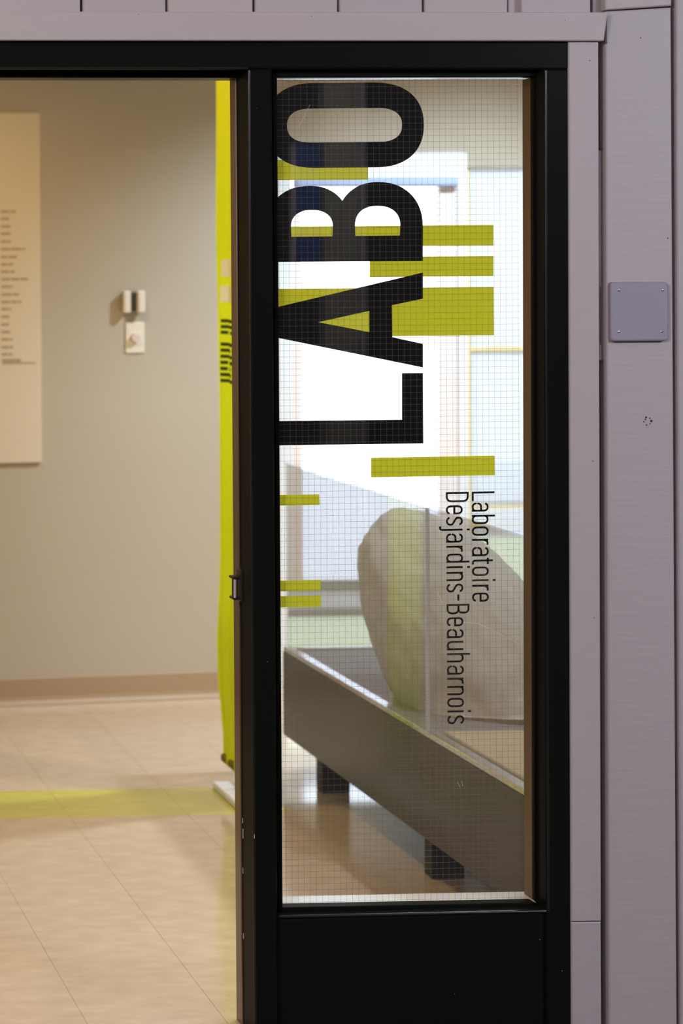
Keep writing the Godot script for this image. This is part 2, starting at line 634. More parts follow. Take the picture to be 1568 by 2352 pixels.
# ------------------------------------------------------------------ black steel frame and the wired sidelight
func sidelight() -> void:
	var d := thing("door_1", "black steel door frame with an open doorway left and a glazed sidelight right", "door frame", Vector3.ZERO, 0.0, "", "structure")
	var zf := 0.0
	var m: Material = M.frame_black
	pr("header", poly([[-640, 92], [1306, 94], [1306, 158.5], [-640, 156.5]], zf), zf, -0.11, m, d, 0.003)
	pr("jamb", poly([[1250, 158.7], [1306, 158.7], [1313, 2420], [1256, 2420]], zf), zf, -0.049, m, d, 0.004)
	pr("mullion", poly([[569, 158.7], [625, 158.7], [640, 2420], [585, 2420]], zf), zf, -0.078, m, d, 0.004)
	pr("bottom_panel", poly([[638.5, 2107], [1254.5, 2091], [1256, 2420], [641, 2420]], -0.001), -0.001, -0.05, m, d, 0.008)
	pr("jamb", poly([[-640, 158.7], [-586, 158.7], [-570, 2420], [-624, 2420]], zf), zf, -0.11, m, d, 0.004)
	# stops: lower steps of the profile next to the glass and along the doorway head
	pr("glazing_stop", poly([[626, 160], [1249, 160], [1249, 176.5], [637, 178.5]], -0.03), -0.03, -0.056, m, d, 0.002)
	pr("glazing_stop", poly([[625.3, 160], [636.5, 178.5], [649.5, 2080], [640, 2106]], -0.03), -0.03, -0.056, m, d, 0.002)
	pr("glazing_stop", poly([[641, 2107], [650, 2084.5], [1227, 2073.5], [1255, 2091]], -0.03), -0.03, -0.056, m, d, 0.002)
	pr("glazing_stop", poly([[1223.5, 178], [1249, 160], [1256, 2094], [1227.5, 2069]], -0.044), -0.044, -0.056, m, d, 0.002)
	pr("door_stop", poly([[-586, 157.5], [568, 159], [568, 179], [-586, 177]], -0.05), -0.05, -0.11, m, d, 0.002)
	# room side of the profile, glossier and brown
	var zb := -0.066
	pr("inner_jamb", poly([[1223, 178], [1262, 178], [1266, 2069], [1227, 2069]], zb), zb, -0.115, M.frame_brown, d, 0.002)
	var mc := on(540.5, 178, -0.078)
	var md := on(556.5, 2400, -0.078)
	var st := new_st()
	prism(st, PackedVector2Array([Vector2(mc.x, mc.y), Vector2(mc.x + 0.062, mc.y), Vector2(md.x + 0.062, md.y), Vector2(md.x, md.y)]), -0.0785, -0.118, 0.0015)
	obj("inner_mullion", st, M.frame_brown, d)
	pr("inner_sill", poly([[640, 2081], [1262, 2069.5], [1262, 2200], [640, 2200]], zb), zb, -0.13, M.frame_sill, d, 0.001)
	pr("inner_head", poly([[620, 177.5], [1262, 176], [1262, 110], [620, 110]], zb), zb, -0.118, M.frame_sill, d, 0.001)
	pr("inner_panel", poly([[640, 2202], [1262, 2202], [1262, 2420], [640, 2420]], zb), zb, -0.115, M.frame_brown, d, 0.001)
	# rounded, glossier edges of the profile
	for q in [[571.5, 162, 587.5, 2420], [1253, 162, 1259, 2092], [641, 2106, 1253, 2092.5], [-586, 155, 569, 156.5]]:
		var eb := new_st()
		rod(eb, on(q[0], q[1], -0.0028), on(q[2], q[3], -0.0028), 0.0032, 14)
		obj("rounded_edge", eb, M.edge_black, d)
	# strike on the mullion's doorway side
	var sp := new_st()
	var c0 := on(552, 1308, -0.03)
	var c1 := on(553, 1380, -0.03)
	box(sp, Vector3(c0.x - 0.003, c1.y, -0.05), Vector3(c0.x + 0.004, c0.y, -0.02), 0.0015)
	obj("strike_plate", sp, M.dark_metal, d)
	var a := on(530, 1323, -0.045)
	var b := on(531, 1376, -0.045)
	var lp := new_st()
	box(lp, Vector3(a.x, a.y - 0.0055, -0.06), Vector3(c0.x, a.y, -0.03), 0.0015)
	box(lp, Vector3(b.x, b.y, -0.06), Vector3(c0.x, b.y + 0.0055, -0.03), 0.0015)
	box(lp, Vector3(a.x - 0.001, b.y + 0.004, -0.035), Vector3(a.x + 0.0008, a.y - 0.004, -0.03), 0.0004)
	box(lp, Vector3(a.x + 0.0085, b.y + 0.004, -0.035), Vector3(a.x + 0.0105, a.y - 0.004, -0.03), 0.0004)
	obj("strike_lip", lp, M.dark_metal, d)
	var rl := new_st()
	rod(rl, Vector3(a.x + 0.0042, b.y + 0.005, -0.032), Vector3(a.x + 0.0042, a.y - 0.005, -0.032), 0.0032, 14)
	obj("strike_roller", rl, M.bare_metal, d)
	# paint chips on the frame edges
	var ch := new_st()
	for q in [[584, 1921, 1.2, 9.0], [557, 1885, 0.7, 12.0], [558, 1915, 0.7, 22.0], [558, 2000, 0.6, 14.0], [559, 2150, 0.6, 12.0], [614, 1520, 1.6, 1.0], [1240, 2158, 1.0, 1.0], [1290, 2230, 0.9, 1.6], [1044, 2283, 0.9, 0.7], [589, 248, 0.6, 0.6]]:
		var p := on(q[0], q[1], 0.0004)
		var hx: float = q[2] * 0.00045
		var hy: float = q[3] * 0.00045
		box(ch, Vector3(p.x - hx, p.y - hy, -0.001), Vector3(p.x + hx, p.y + hy, 0.0004))
	obj("paint_chips", ch, M.lamp_shell, d)

	# the pane with its wire grid
	var w := thing("window_1", "tall wired-glass sidelight pane in the black frame, carrying black and lime vinyl", "window", Vector3.ZERO, 0.0, "", "structure")
	pr("pane", poly([[631, 172], [1228, 170], [1233, 2076], [643, 2086]], GLASS), GLASS, GLASS - 0.006, M.glass, w)
	var wr := new_st()
	var zc := GLASS - 0.003
	var r := 0.00022
	var p0 := on(632, 174, zc)
	var p1 := on(1203, 2066, zc)
	var step := 0.01305
	var x := on(966.7, 300, zc).x - step * 26
	while x < p1.x + 0.004:
		if x > p0.x + 0.001:
			rod(wr, Vector3(x, p1.y, zc), Vector3(x + 0.001, p0.y, zc), r, 4)
		x += step
	var y := on(960, 367.3, zc).y + step * 14
	while y > p1.y:
		if y < p0.y - 0.002:
			rod(wr, Vector3(p0.x, y - 0.001, zc), Vector3(p1.x - 0.003, y + 0.001, zc), r, 4)
		y -= step
	var wg := obj("wire_grid", wr, M.wire, w)
	wg.set_meta("kind", "stuff")
	# hairline scratches and the paper spacers under the glass
	var sc := new_st()
	for q in [[1005, 1360, 1015, 1385], [1063, 1430, 1100, 1432], [1100, 1432, 1185, 1475], [1050, 1795, 1056, 1808], [1060, 1793, 1062, 1806], [686, 292, 712, 240], [1172, 198, 1195, 192]]:
		rod(sc, on(q[0], q[1], GLASS + 0.0002), on(q[2], q[3], GLASS + 0.0002), 0.00022, 4)
	obj("scratches", sc, M.glass_edge, w)


func se_arc(cx: float, cy: float, rx: float, ry: float, from: float, to: float, n: float, steps := 14) -> Array:    # an arc of a superellipse, angles in quarter turns
	var out := []
	for i in steps + 1:
		var t := (from + (to - from) * i / steps) * PI / 2
		var c := cos(t)
		var s := sin(t)
		out.append([cx + rx * signf(c) * pow(absf(c), 2.0 / n), cy + ry * signf(s) * pow(absf(s), 2.0 / n)])
	return out


func letter(outer: Array, holes: Array, cut: float, z0: float, z1: float, label: String) -> void:
	# the outline is cut at the height of its counters so that no piece has a hole
	var pieces := []
	var big := 4000.0
	var to_px := func(a: Array) -> PackedVector2Array:
		var o := PackedVector2Array()
		for p in a:
			o.append(Vector2(p[0], p[1]))
		return o
	for half in [PackedVector2Array([Vector2(-big, -big), Vector2(big, -big), Vector2(big, cut), Vector2(-big, cut)]), PackedVector2Array([Vector2(-big, cut), Vector2(big, cut), Vector2(big, big), Vector2(-big, big)])]:
		var now := Geometry2D.intersect_polygons(to_px.call(outer), half)
		for h in holes:
			var next := []
			for p in now:
				next.append_array(Geometry2D.clip_polygons(p, to_px.call(h)))
			now.assign(next)
		for p in now:
			var q := PackedVector2Array()
			for v in p:
				q.append(xy(v.x, v.y, z0))
			pieces.append(q)
	var st := new_st()
	sheet(st, pieces, z0, z1)
	tag(obj("vinyl_letter", st, M.vinyl_black), label, "letter", "large black letters on the glass")


func vinyl() -> void:
	var zl := GLASS - 0.0063
	var zt := 0.0002
	# O
	var outer := se_arc(860, 287, 113, 97.5, -1, 1, 2.3, 32) + se_arc(722, 288, 113, 97.5, 1, 3, 2.3, 32)
	var inner := se_arc(868, 287, 55, 39, -1, 1, 2.4, 24) + se_arc(714, 288.5, 55, 39, 1, 3, 2.4, 24)
	letter(outer, [inner], 288, zl, zl - zt, "large black letter O turned on its side, topmost on the wired glass")
	# B
	var b := [[611, 602], [611, 521]]
	b += se_arc(712, 521, 101, 94, 2, 3, 2.2, 16)
	var right_of_left := []
	for p in se_arc(712, 521, 91.5, 94, 3, 4, 2.2, 24):
		if p[0] < 785.5:
			right_of_left.append(p)
	b += right_of_left
	b.append([786, 461])
	for p in se_arc(868, 521, 96.7, 103, 2, 3, 2.2, 24):
		if p[0] > 786.5:
			b.append(p)
	b += se_arc(868, 521, 103, 103, 3, 4, 2.2, 20)
	b.append([971, 599.5])
	var h1 := se_arc(716, 520, 48, 37.5, 2, 4, 2.3, 24) + [[763.5, 543], [669, 544]]
	var h2 := se_arc(867, 519, 52, 46, 2, 4, 2.3, 24) + [[918, 541], [815.5, 542]]
	letter(b, [h1, h2], 512, zl, zl - zt, "large black letter B turned on its side, just under the O")
	# A
	letter([[609, 711.8], [971, 626], [971, 686], [899.5, 701], [900.5, 774.5], [971, 790], [971, 844], [609, 770]], [[[730.5, 740], [848, 714], [848, 763]]], 740, zl, zl - zt, "large black letter A turned on its side, over the widest lime bar")
	# L
	letter([[609, 967.5], [923, 964], [923, 857], [971, 856.5], [972, 1018.5], [609, 1023.5]], [], 990, zl, zl - zt, "large black letter L turned on its side, lowest of the big letters")
	var zb := GLASS - 0.0067
	var bars := [
		[[609, 367.5], [845, 366.5], [845, 413], [609, 414], "lime vinyl bar on the glass between the letters O and B"],
		[[609, 521], [1133, 516.5], [1133, 564], [609, 567], "lime vinyl bar running behind the letter B, uppermost on its right side"],
		[[849, 590], [1133, 588], [1133, 634], [849, 636.5], "lime vinyl bar just under the letter B, middle of three right of it"],
		[[609, 664], [1133.5, 659], [1134, 770], [609, 774], "widest lime vinyl bar, running behind the letter A"],
		[[852, 1051.5], [1135.5, 1046.5], [1136, 1091.5], [852, 1096.5], "long lime vinyl bar right of and below the letter L"],
		[[609, 1137.5], [733, 1135.5], [734, 1159.5], [609, 1162], "short lime vinyl bar at the mullion, highest of three, below the letter L"],
		[[609, 1334.5], [736, 1332], [736, 1356.5], [609, 1359], "short lime vinyl bar at the mullion, upper of the close pair"],
		[[609, 1370.5], [736.5, 1368], [736.5, 1393.5], [609, 1396], "short lime vinyl bar at the mullion, lowest of all the bars"],
	]
	for q in bars:
		tag(pr("vinyl_bar", poly([q[0], q[1], q[2], q[3]], zb), zb, zb - zt, M.vinyl_lime), q[4], "vinyl bar", "lime bars on the glass")


# ------------------------------------------------------------------ the two lines of narrow lettering, drawn as strokes
func arc(cx: float, cy: float, rx: float, ry: float, from: float, to: float, steps := 8) -> Array:    # degrees
	var out := []
	for i in steps + 1:
		var t := deg_to_rad(from + (to - from) * i / steps)
		var c := cos(t)
		var s := sin(t)
		out.append(Vector2(cx + rx * signf(c) * pow(absf(c), 0.85), cy + ry * signf(s) * pow(absf(s), 0.85)))
	return out


func V(x: float, y: float) -> Vector2:
	return Vector2(x, y)


func glyph(c: String) -> Array:        # centre lines in pixels of the photograph: x along the line, y up from the baseline
	var bowl := arc(10.5, 25.5, 8.5, 10.5, 180, 90) + arc(10.5, 25.5, 8.5, 10.5, 90, 0) + arc(10.5, 12.5, 8.5, 10.5, 0, -90) + arc(10.5, 12.5, 8.5, 10.5, -90, -180)
	match c:
		"L": return [[V(2.1, 52), V(2.1, 2.1), V(21.5, 2.1)]]
		"D": return [[V(2.1, 0), V(2.1, 50), V(10, 50)] + arc(10, 38, 11.4, 12, 90, 0) + arc(10, 14, 11.4, 12, 0, -90) + [V(0.5, 2.1)]]
		"B": return [[V(2.1, 0), V(2.1, 50), V(11, 50)] + arc(11, 39, 9, 11, 90, 0) + arc(11, 37.5, 9, 10.5, 0, -90) + [V(2.1, 27)], [V(10, 27)] + arc(11.5, 15, 9.8, 12, 90, 0) + arc(11.5, 14, 9.8, 12, 0, -90) + [V(0.5, 2.1)]]
		"o": return [bowl + [bowl[0]]]
		"a": return [arc(10.5, 28, 8, 8.2, 168, 90) + arc(10.5, 27, 8.4, 9.2, 90, 0) + [V(18.9, 0)], [V(18.9, 21.5), V(14, 21.2)] + arc(10, 11.5, 8, 9.6, 90, 180) + arc(10, 11.6, 8, 9.6, 180, 270) + arc(11, 9.5, 7.9, 7.5, 270, 350)]
		"b": return [[V(2.1, 0), V(2.1, 53)], arc(10.5, 26, 8.4, 10, 165, 90) + arc(10.5, 26, 8.4, 10, 90, 0) + arc(10.5, 12, 8.4, 10, 0, -90) + arc(10.5, 12, 8.4, 10, -90, -165)]
		"d": return [[V(18.9, 0), V(18.9, 53)], arc(10.5, 26, 8.4, 10, 15, 90) + arc(10.5, 26, 8.4, 10, 90, 180) + arc(10.5, 12, 8.4, 10, 180, 270) + arc(10.5, 12, 8.4, 10, 270, 345)]
		"r": return [[V(2.1, 0), V(2.1, 37.5)], [V(2.1, 25), V(3.6, 31), V(6.5, 35), V(10, 36), V(14, 35.2)]]
		"t": return [[V(5.8, 48), V(5.8, 8)] + arc(11, 8, 5.2, 6, 180, 270, 6) + [V(15, 2.3)], [V(0, 36), V(14.5, 36)]]
		"i": return [[V(2.3, 0), V(2.3, 37.5)], [V(2.3, 47.5), V(2.3, 54)]]
		"j": return [[V(6.2, 37.5), V(6.2, -8)] + arc(2, -8, 4.2, 6, 0, -90, 5) + [V(-2, -13.8)], [V(6.2, 47.5), V(6.2, 54)]]
		"e": return [[V(2.1, 19.2), V(18.8, 19.2)] + arc(10.5, 25.5, 8.4, 10.5, 0, 90) + arc(10.5, 25.5, 8.4, 10.5, 90, 180) + arc(10.5, 12.5, 8.4, 10.5, 180, 270) + arc(11, 11, 7.8, 9, 270, 345)]
		"s": return [arc(10, 28, 7.6, 8.2, 15, 90) + arc(9.6, 27.2, 7.4, 8.9, 90, 180) + [V(3.2, 23.5), V(7, 20.6), V(12.5, 17.6), V(16.8, 14.6)] + arc(10, 11, 8, 9, 0, -90) + arc(10, 10.4, 7.9, 8.4, -90, -165)]
		"n": return [[V(2.1, 0), V(2.1, 37.5)], arc(10.5, 26.5, 8.4, 9.6, 170, 90) + arc(10.5, 26.5, 8.4, 9.6, 90, 0) + [V(18.9, 0)]]
		"h": return [[V(2.1, 0), V(2.1, 53)], arc(10.5, 26.5, 8.4, 9.6, 170, 90) + arc(10.5, 26.5, 8.4, 9.6, 90, 0) + [V(18.9, 0)]]
		"u": return [[V(18.9, 0), V(18.9, 37.5)], [V(2.1, 37.5)] + arc(10.5, 11.5, 8.4, 9.6, 180, 270) + arc(10.5, 11.5, 8.4, 9.6, 270, 350)]
		"-": return [[V(0, 26.8), V(14, 26.8)]]
	return []


func stroke(st: SurfaceTool, line: Array, half: float, to_place: Callable, z0: float, z1: float) -> void:
	var pts := []
	for p in line:
		if pts.is_empty() or (p - pts[-1]).length() > 0.05:
			pts.append(p)
	var closed: bool = (pts[0] - pts[-1]).length() < 0.2 and pts.size() > 6
	if closed:
		pts.pop_back()
	var n := pts.size()
	var left := []
	var right := []
	for i in n:
		var prev: Vector2 = pts[(i + n - 1) % n] if closed or i > 0 else pts[i]
		var next: Vector2 = pts[(i + 1) % n] if closed or i < n - 1 else pts[i]
		var d0: Vector2 = (pts[i] - prev).normalized() if prev != pts[i] else (next - pts[i]).normalized()
		var d1: Vector2 = (next - pts[i]).normalized() if next != pts[i] else d0
		var n0 := Vector2(-d0.y, d0.x)
		var n1 := Vector2(-d1.y, d1.x)
		var m: Vector2 = (n0 + n1) / maxf(0.35, 1.0 + n0.dot(n1))
		left.append(to_place.call(pts[i] + m * half))
		right.append(to_place.call(pts[i] - m * half))
	for i in (n if closed else n - 1):
		var j := (i + 1) % n
		var l0: Vector2 = left[i]
		var l1: Vector2 = left[j]
		var r0: Vector2 = right[i]
		var r1: Vector2 = right[j]
		var mid := (l0 + l1 + r0 + r1) / 4.0
		var c := Vector3(mid.x, mid.y, (z0 + z1) / 2)
		for z in [z0, z1]:
			face(st, [Vector3(l0.x, l0.y, z), Vector3(r0.x, r0.y, z), Vector3(r1.x, r1.y, z), Vector3(l1.x, l1.y, z)], c)
		for e in [[l0, l1], [r0, r1]]:
			face(st, [Vector3(e[0].x, e[0].y, z0), Vector3(e[1].x, e[1].y, z0), Vector3(e[1].x, e[1].y, z1), Vector3(e[0].x, e[0].y, z1)], c)


func small_text() -> void:
	var zl := GLASS - 0.0063
	var lines := [
		["Laboratoire", 1083.2, 0.004, [1129.5, 1154.5, 1183, 1209.8, 1238, 1256.5, 1282, 1302, 1331, 1343.5, 1361.5], "short line of narrow black lettering reading Laboratoire downwards, nearest the right jamb"],
		["Desjardins-Beauharnois", 1023.8, 0.0066, [1130.6, 1161, 1187.5, 1211, 1225.5, 1254, 1272, 1301, 1314, 1341, 1366, 1388, 1418, 1445, 1472.7, 1500.8, 1528.7, 1557.2, 1576, 1603.5, 1632, 1643.5], "long line of narrow black lettering with a hyphen, reading downwards beside the shorter line"],
	]
	for q in lines:
		var t := thing("vinyl_lettering", q[4], "lettering", Vector3.ZERO, 0.0, "narrow lettering on the glass")
		var word: String = q[0]
		for i in word.length():
			var start: float = q[3][i]
			var base: float = q[1] + q[2] * (start - 1130.0)
			var put := func(p: Vector2) -> Vector2:
				return xy(base + p.y, start + p.x - 0.02 * p.y, zl)
			var st := new_st()
			for line in glyph(word[i]):
				stroke(st, line, 2.2, put, zl, zl - 0.0002)
			obj("letter", st, M.vinyl_black, t)


# ------------------------------------------------------------------ room behind the door
func room_shell() -> void:
	# floor of long tile strips, with one row of lime tiles across
	var f := thing("floor_1", "tan marbled tile floor of the lit room with a lime tile row across", "floor", Vector3.ZERO, 0.0, "", "structure")
	bx("floor_bed", Vector3(-2.0, -0.1, -3.75), Vector3(5.0, -0.0006, -0.001), M.floor_joint, f)
	var xs := []
	for k in range(-9, 0):
		xs.append(0.925 + 0.305 * k)
	xs += [0.925, 1.225, 1.58]
	for k in range(1, 11):
		xs.append(1.58 + 0.305 * k)
	for i in xs.size() - 1:
		var g := 0.0004
		var n := 0
		for zz in [[-3.75, -1.957], [-1.660, -0.001]]:
			bx("tile", Vector3(xs[i] + g, -0.004, zz[0] + 0.0002), Vector3(xs[i + 1] - g, 0.0, zz[1] - 0.0002), M["tile%d" % (i % 4)], f, 0.0004)
			n += 1
		bx("lime_tile", Vector3(xs[i] + g, -0.004, -1.956), Vector3(xs[i + 1] - g, 0.0, -1.661), M.tile_lime if xs[i + 1] < 1.9 else M.tile2, f, 0.0004)
	# beige back wall, a little off square
	var w := thing("wall_back", "beige painted back wall of the room, carrying sign and switch", "wall", BACK_AT, BACK_TURN, "", "structure")
	bx("wall_core", Vector3(-3.9, 0.0, -0.12), Vector3(0.62, 3.0, 0.0), M.beige_wall, w)
	var bb := thing("baseboard_back", "tan vinyl cove base along the foot of the beige back wall", "baseboard", BACK_AT, BACK_TURN, "", "structure")
	var st := new_st()
	var prof := [Vector2(0.0, 0.098), Vector2(0.004, 0.098), Vector2(0.0055, 0.096), Vector2(0.0055, 0.03), Vector2(0.009, 0.016), Vector2(0.016, 0.007), Vector2(0.026, 0.002), Vector2(0.026, 0.0)]
	for i in prof.size() - 1:
		var p: Vector2 = prof[i]
		var q: Vector2 = prof[i + 1]
		face(st, [Vector3(-3.9, p.y, p.x), Vector3(0.61, p.y, p.x), Vector3(0.61, q.y, q.x), Vector3(-3.9, q.y, q.x)], Vector3(-1.6, 0.0, -0.05))
	obj("cove_base", st, M.base_cove, bb)
	tag(bx("wall_left", Vector3(-2.12, 0, -3.75), Vector3(-2.0, 3.0, -0.12), M.beige_wall), "beige left wall of the room, beyond the doorway", "wall", "", "structure")
	tag(bx("wall_right", Vector3(4.6, 0, -3.75), Vector3(4.72, 3.0, -0.12), M.beige_wall), "pale right wall of the room, behind the display case", "wall", "", "structure")
	tag(bx("ceiling_1", Vector3(-2.12, 3.0, -3.75), Vector3(4.72, 3.1, -0.12), M.ceiling_white), "white ceiling of the lit room", "ceiling", "", "structure")
	# room face of the door wall
	var r := new_st()
	box(r, Vector3(-2.0, 2.1, -0.135), Vector3(4.6, 3.0, -0.12))
	box(r, Vector3(2.0, 0.0, -0.135), Vector3(4.6, 2.1, -0.12))
	box(r, Vector3(-2.0, 0.0, -0.135), Vector3(0.2, 2.1, -0.12))
	tag(obj("wall_inner", r, M.beige_wall), "room side of the door wall, painted beige", "wall", "", "structure")


func glazed_wall() -> void:
	var z := WIN_Z
	var w := thing("wall_window", "grey-beige wall strip over the bright windows at the back", "wall", Vector3.ZERO, 0.0, "", "structure")
	var st := new_st()
	box(st, Vector3(2.2, 2.062, z - 0.05), Vector3(3.172, 3.0, z))
	box(st, Vector3(3.172, 2.006, z - 0.05), Vector3(4.6, 3.0, z))
	box(st, Vector3(2.2, 0.0, z - 0.05), Vector3(2.424, 2.062, z))
	box(st, Vector3(4.45, 0.0, z - 0.05), Vector3(4.6, 2.006, z))
	obj("wall_core", st, M.beige_wall, w)
	# the clear window over frosted and lime panes
	var a := thing("window_2", "bright white window with pinkish jambs and a rolled blue-grey blind", "window", Vector3.ZERO, 0.0, "", "structure")
	bx("head_casing", Vector3(2.424, 1.964, z - 0.045), Vector3(3.1695, 2.061, z + 0.012), M.casing_white, a, 0.003)
	bx("side_casing", Vector3(2.424, 0.40, z - 0.045), Vector3(2.473, 1.964, z + 0.012), M.casing_white, a, 0.003)
	bx("side_casing", Vector3(3.131, 0.0, z - 0.045), Vector3(3.1695, 1.964, z + 0.012), M.casing_white, a, 0.003)
	bx("side_casing", Vector3(2.424, 0.0, z - 0.045), Vector3(2.455, 0.40, z + 0.012), M.casing_white, a, 0.003)
	bx("jamb", Vector3(2.473, 0.40, z - 0.045), Vector3(2.519, 1.93, z - 0.004), M.jamb_pink, a, 0.003)
	bx("jamb", Vector3(3.066, 0.40, z - 0.045), Vector3(3.131, 1.93, z - 0.004), M.jamb_pink, a, 0.003)
	bx("blind", Vector3(2.49, 1.93, z - 0.02), Vector3(3.128, 1.9625, z + 0.03), M.blind, a, 0.006)
	bx("pane", Vector3(2.519, 0.402, z - 0.03), Vector3(3.066, 1.93, z - 0.024), M.glass, a)
	bx("rail", Vector3(2.455, 0.362, z - 0.04), Vector3(3.131, 0.402, z - 0.008), M.rail_grey, a, 0.002)
	bx("frosted_pane", Vector3(2.455, 0.292, z - 0.03), Vector3(3.131, 0.362, z - 0.022), M.frosted_white, a)
	bx("rail", Vector3(2.455, 0.262, z - 0.04), Vector3(3.131, 0.292, z - 0.008), M.rail_grey, a, 0.002)
	bx("lime_pane", Vector3(2.455, 0.03, z - 0.03), Vector3(3.131, 0.262, z - 0.022), M.frosted_lime, a)
	bx("rail", Vector3(2.455, 0.0, z - 0.04), Vector3(3.131, 0.03, z - 0.008), M.casing_white, a, 0.002)
	# the frosted grid right of it
	var b := thing("window_3", "frosted white pane grid with thin yellow bars right of the window", "window", Vector3.ZERO, 0.0, "", "structure")
	var cols := [3.17, 3.80, 4.43]
	for i in 3:
		bx("bar", Vector3(cols[i], 0.0, z - 0.045), Vector3(cols[i] + 0.02, 2.006, z - 0.012), M.mullion_yellow, b, 0.002)
	for i in 2:
		var x0: float = cols[i] + 0.02
		var x1: float = cols[i + 1]
		for q in [[1.304, 2.006], [0.636, 1.287], [0.565, 0.602]]:
			bx("frosted_pane", Vector3(x0, q[0], z - 0.03), Vector3(x1, q[1], z - 0.022), M.frosted_white, b)
		bx("bar", Vector3(x0, 1.287, z - 0.045), Vector3(x1, 1.304, z - 0.014), M.mullion_yellow, b, 0.002)
		bx("bar", Vector3(x0, 0.602, z - 0.045), Vector3(x1, 0.636, z - 0.014), M.mullion_yellow, b, 0.002)
		bx("lime_pane", Vector3(x0, 0.03, z - 0.03), Vector3(x1, 0.565, z - 0.022), M.frosted_lime, b)
		bx("bar", Vector3(x0, 0.0, z - 0.045), Vector3(x1, 0.03, z - 0.01), M.casing_white, b, 0.002)
	tag(bx("ground", Vector3(-25, -0.5, -40), Vector3(30, -0.3, -3.8), M.outdoor_ground), "pale ground outside the bright window", "ground", "", "structure")


func corridor_shell() -> void:
	tag(bx("floor_2", Vector3(-3.0, -0.1, 0.0), Vector3(6.0, 0.0, 7.0), M.corridor_floor), "dark floor of the corridor before the door", "floor", "", "structure")
	tag(bx("ceiling_2", Vector3(-3.1, 3.0, -0.12), Vector3(6.1, 3.1, 7.0), M.ceiling_white), "white ceiling of the corridor before the door", "ceiling", "", "structure")
	tag(bx("wall_corridor_left", Vector3(-3.1, 0, -0.12), Vector3(-3.0, 3.0, 7.0), M.corridor_end), "pale left end wall of the corridor", "wall", "", "structure")
	tag(bx("wall_corridor_right", Vector3(6.0, 0, -0.12), Vector3(6.1, 3.0, 7.0), M.corridor_wall), "grey right end wall of the corridor", "wall", "", "structure")
	tag(bx("wall_corridor_back", Vector3(-3.1, 0, 7.0), Vector3(6.1, 3.0, 7.1), M.corridor_wall), "grey corridor wall facing the door, mirrored in the glass", "wall", "", "structure")
	# what the black letters mirror: things across the corridor
	var z := -7.0
	var a := on(745, 190, z)
	var b := on(828, 486, z)
	var zz := -2 * 0.061 - z
	tag(bx("pillar", Vector3(a.x, 0.0, zz), Vector3(b.x, 3.0, zz + 0.15), M.pillar_grey, self, 0.01), "grey pillar across the corridor, mirrored faintly in the black letters", "pillar", "", "structure")
	a = on(829, 100, z)
	b = on(838, 300, z)
	bx("corner_strip", Vector3(a.x, 0.0, zz - 0.004), Vector3(b.x, 3.0, zz + 0.15), M.post_light, get_node("pillar"), 0.002)
	a = on(687, 330, z)
	b = on(744, 640, z)
	tag(bx("wall_panel", Vector3(a.x, b.y, zz + 0.05), Vector3(b.x, a.y, zz + 0.09), M.panel_blue, self, 0.004), "dark blue panel across the corridor, mirrored in the black letter B", "panel")
	a = on(675, 330, z)
	b = on(685, 640, z)
	tag(bx("wall_strip", Vector3(a.x, b.y, zz + 0.04), Vector3(b.x, a.y, zz + 0.09), M.post_light, self, 0.003), "narrow pale upright strip beside the mirrored blue panel", "strip")


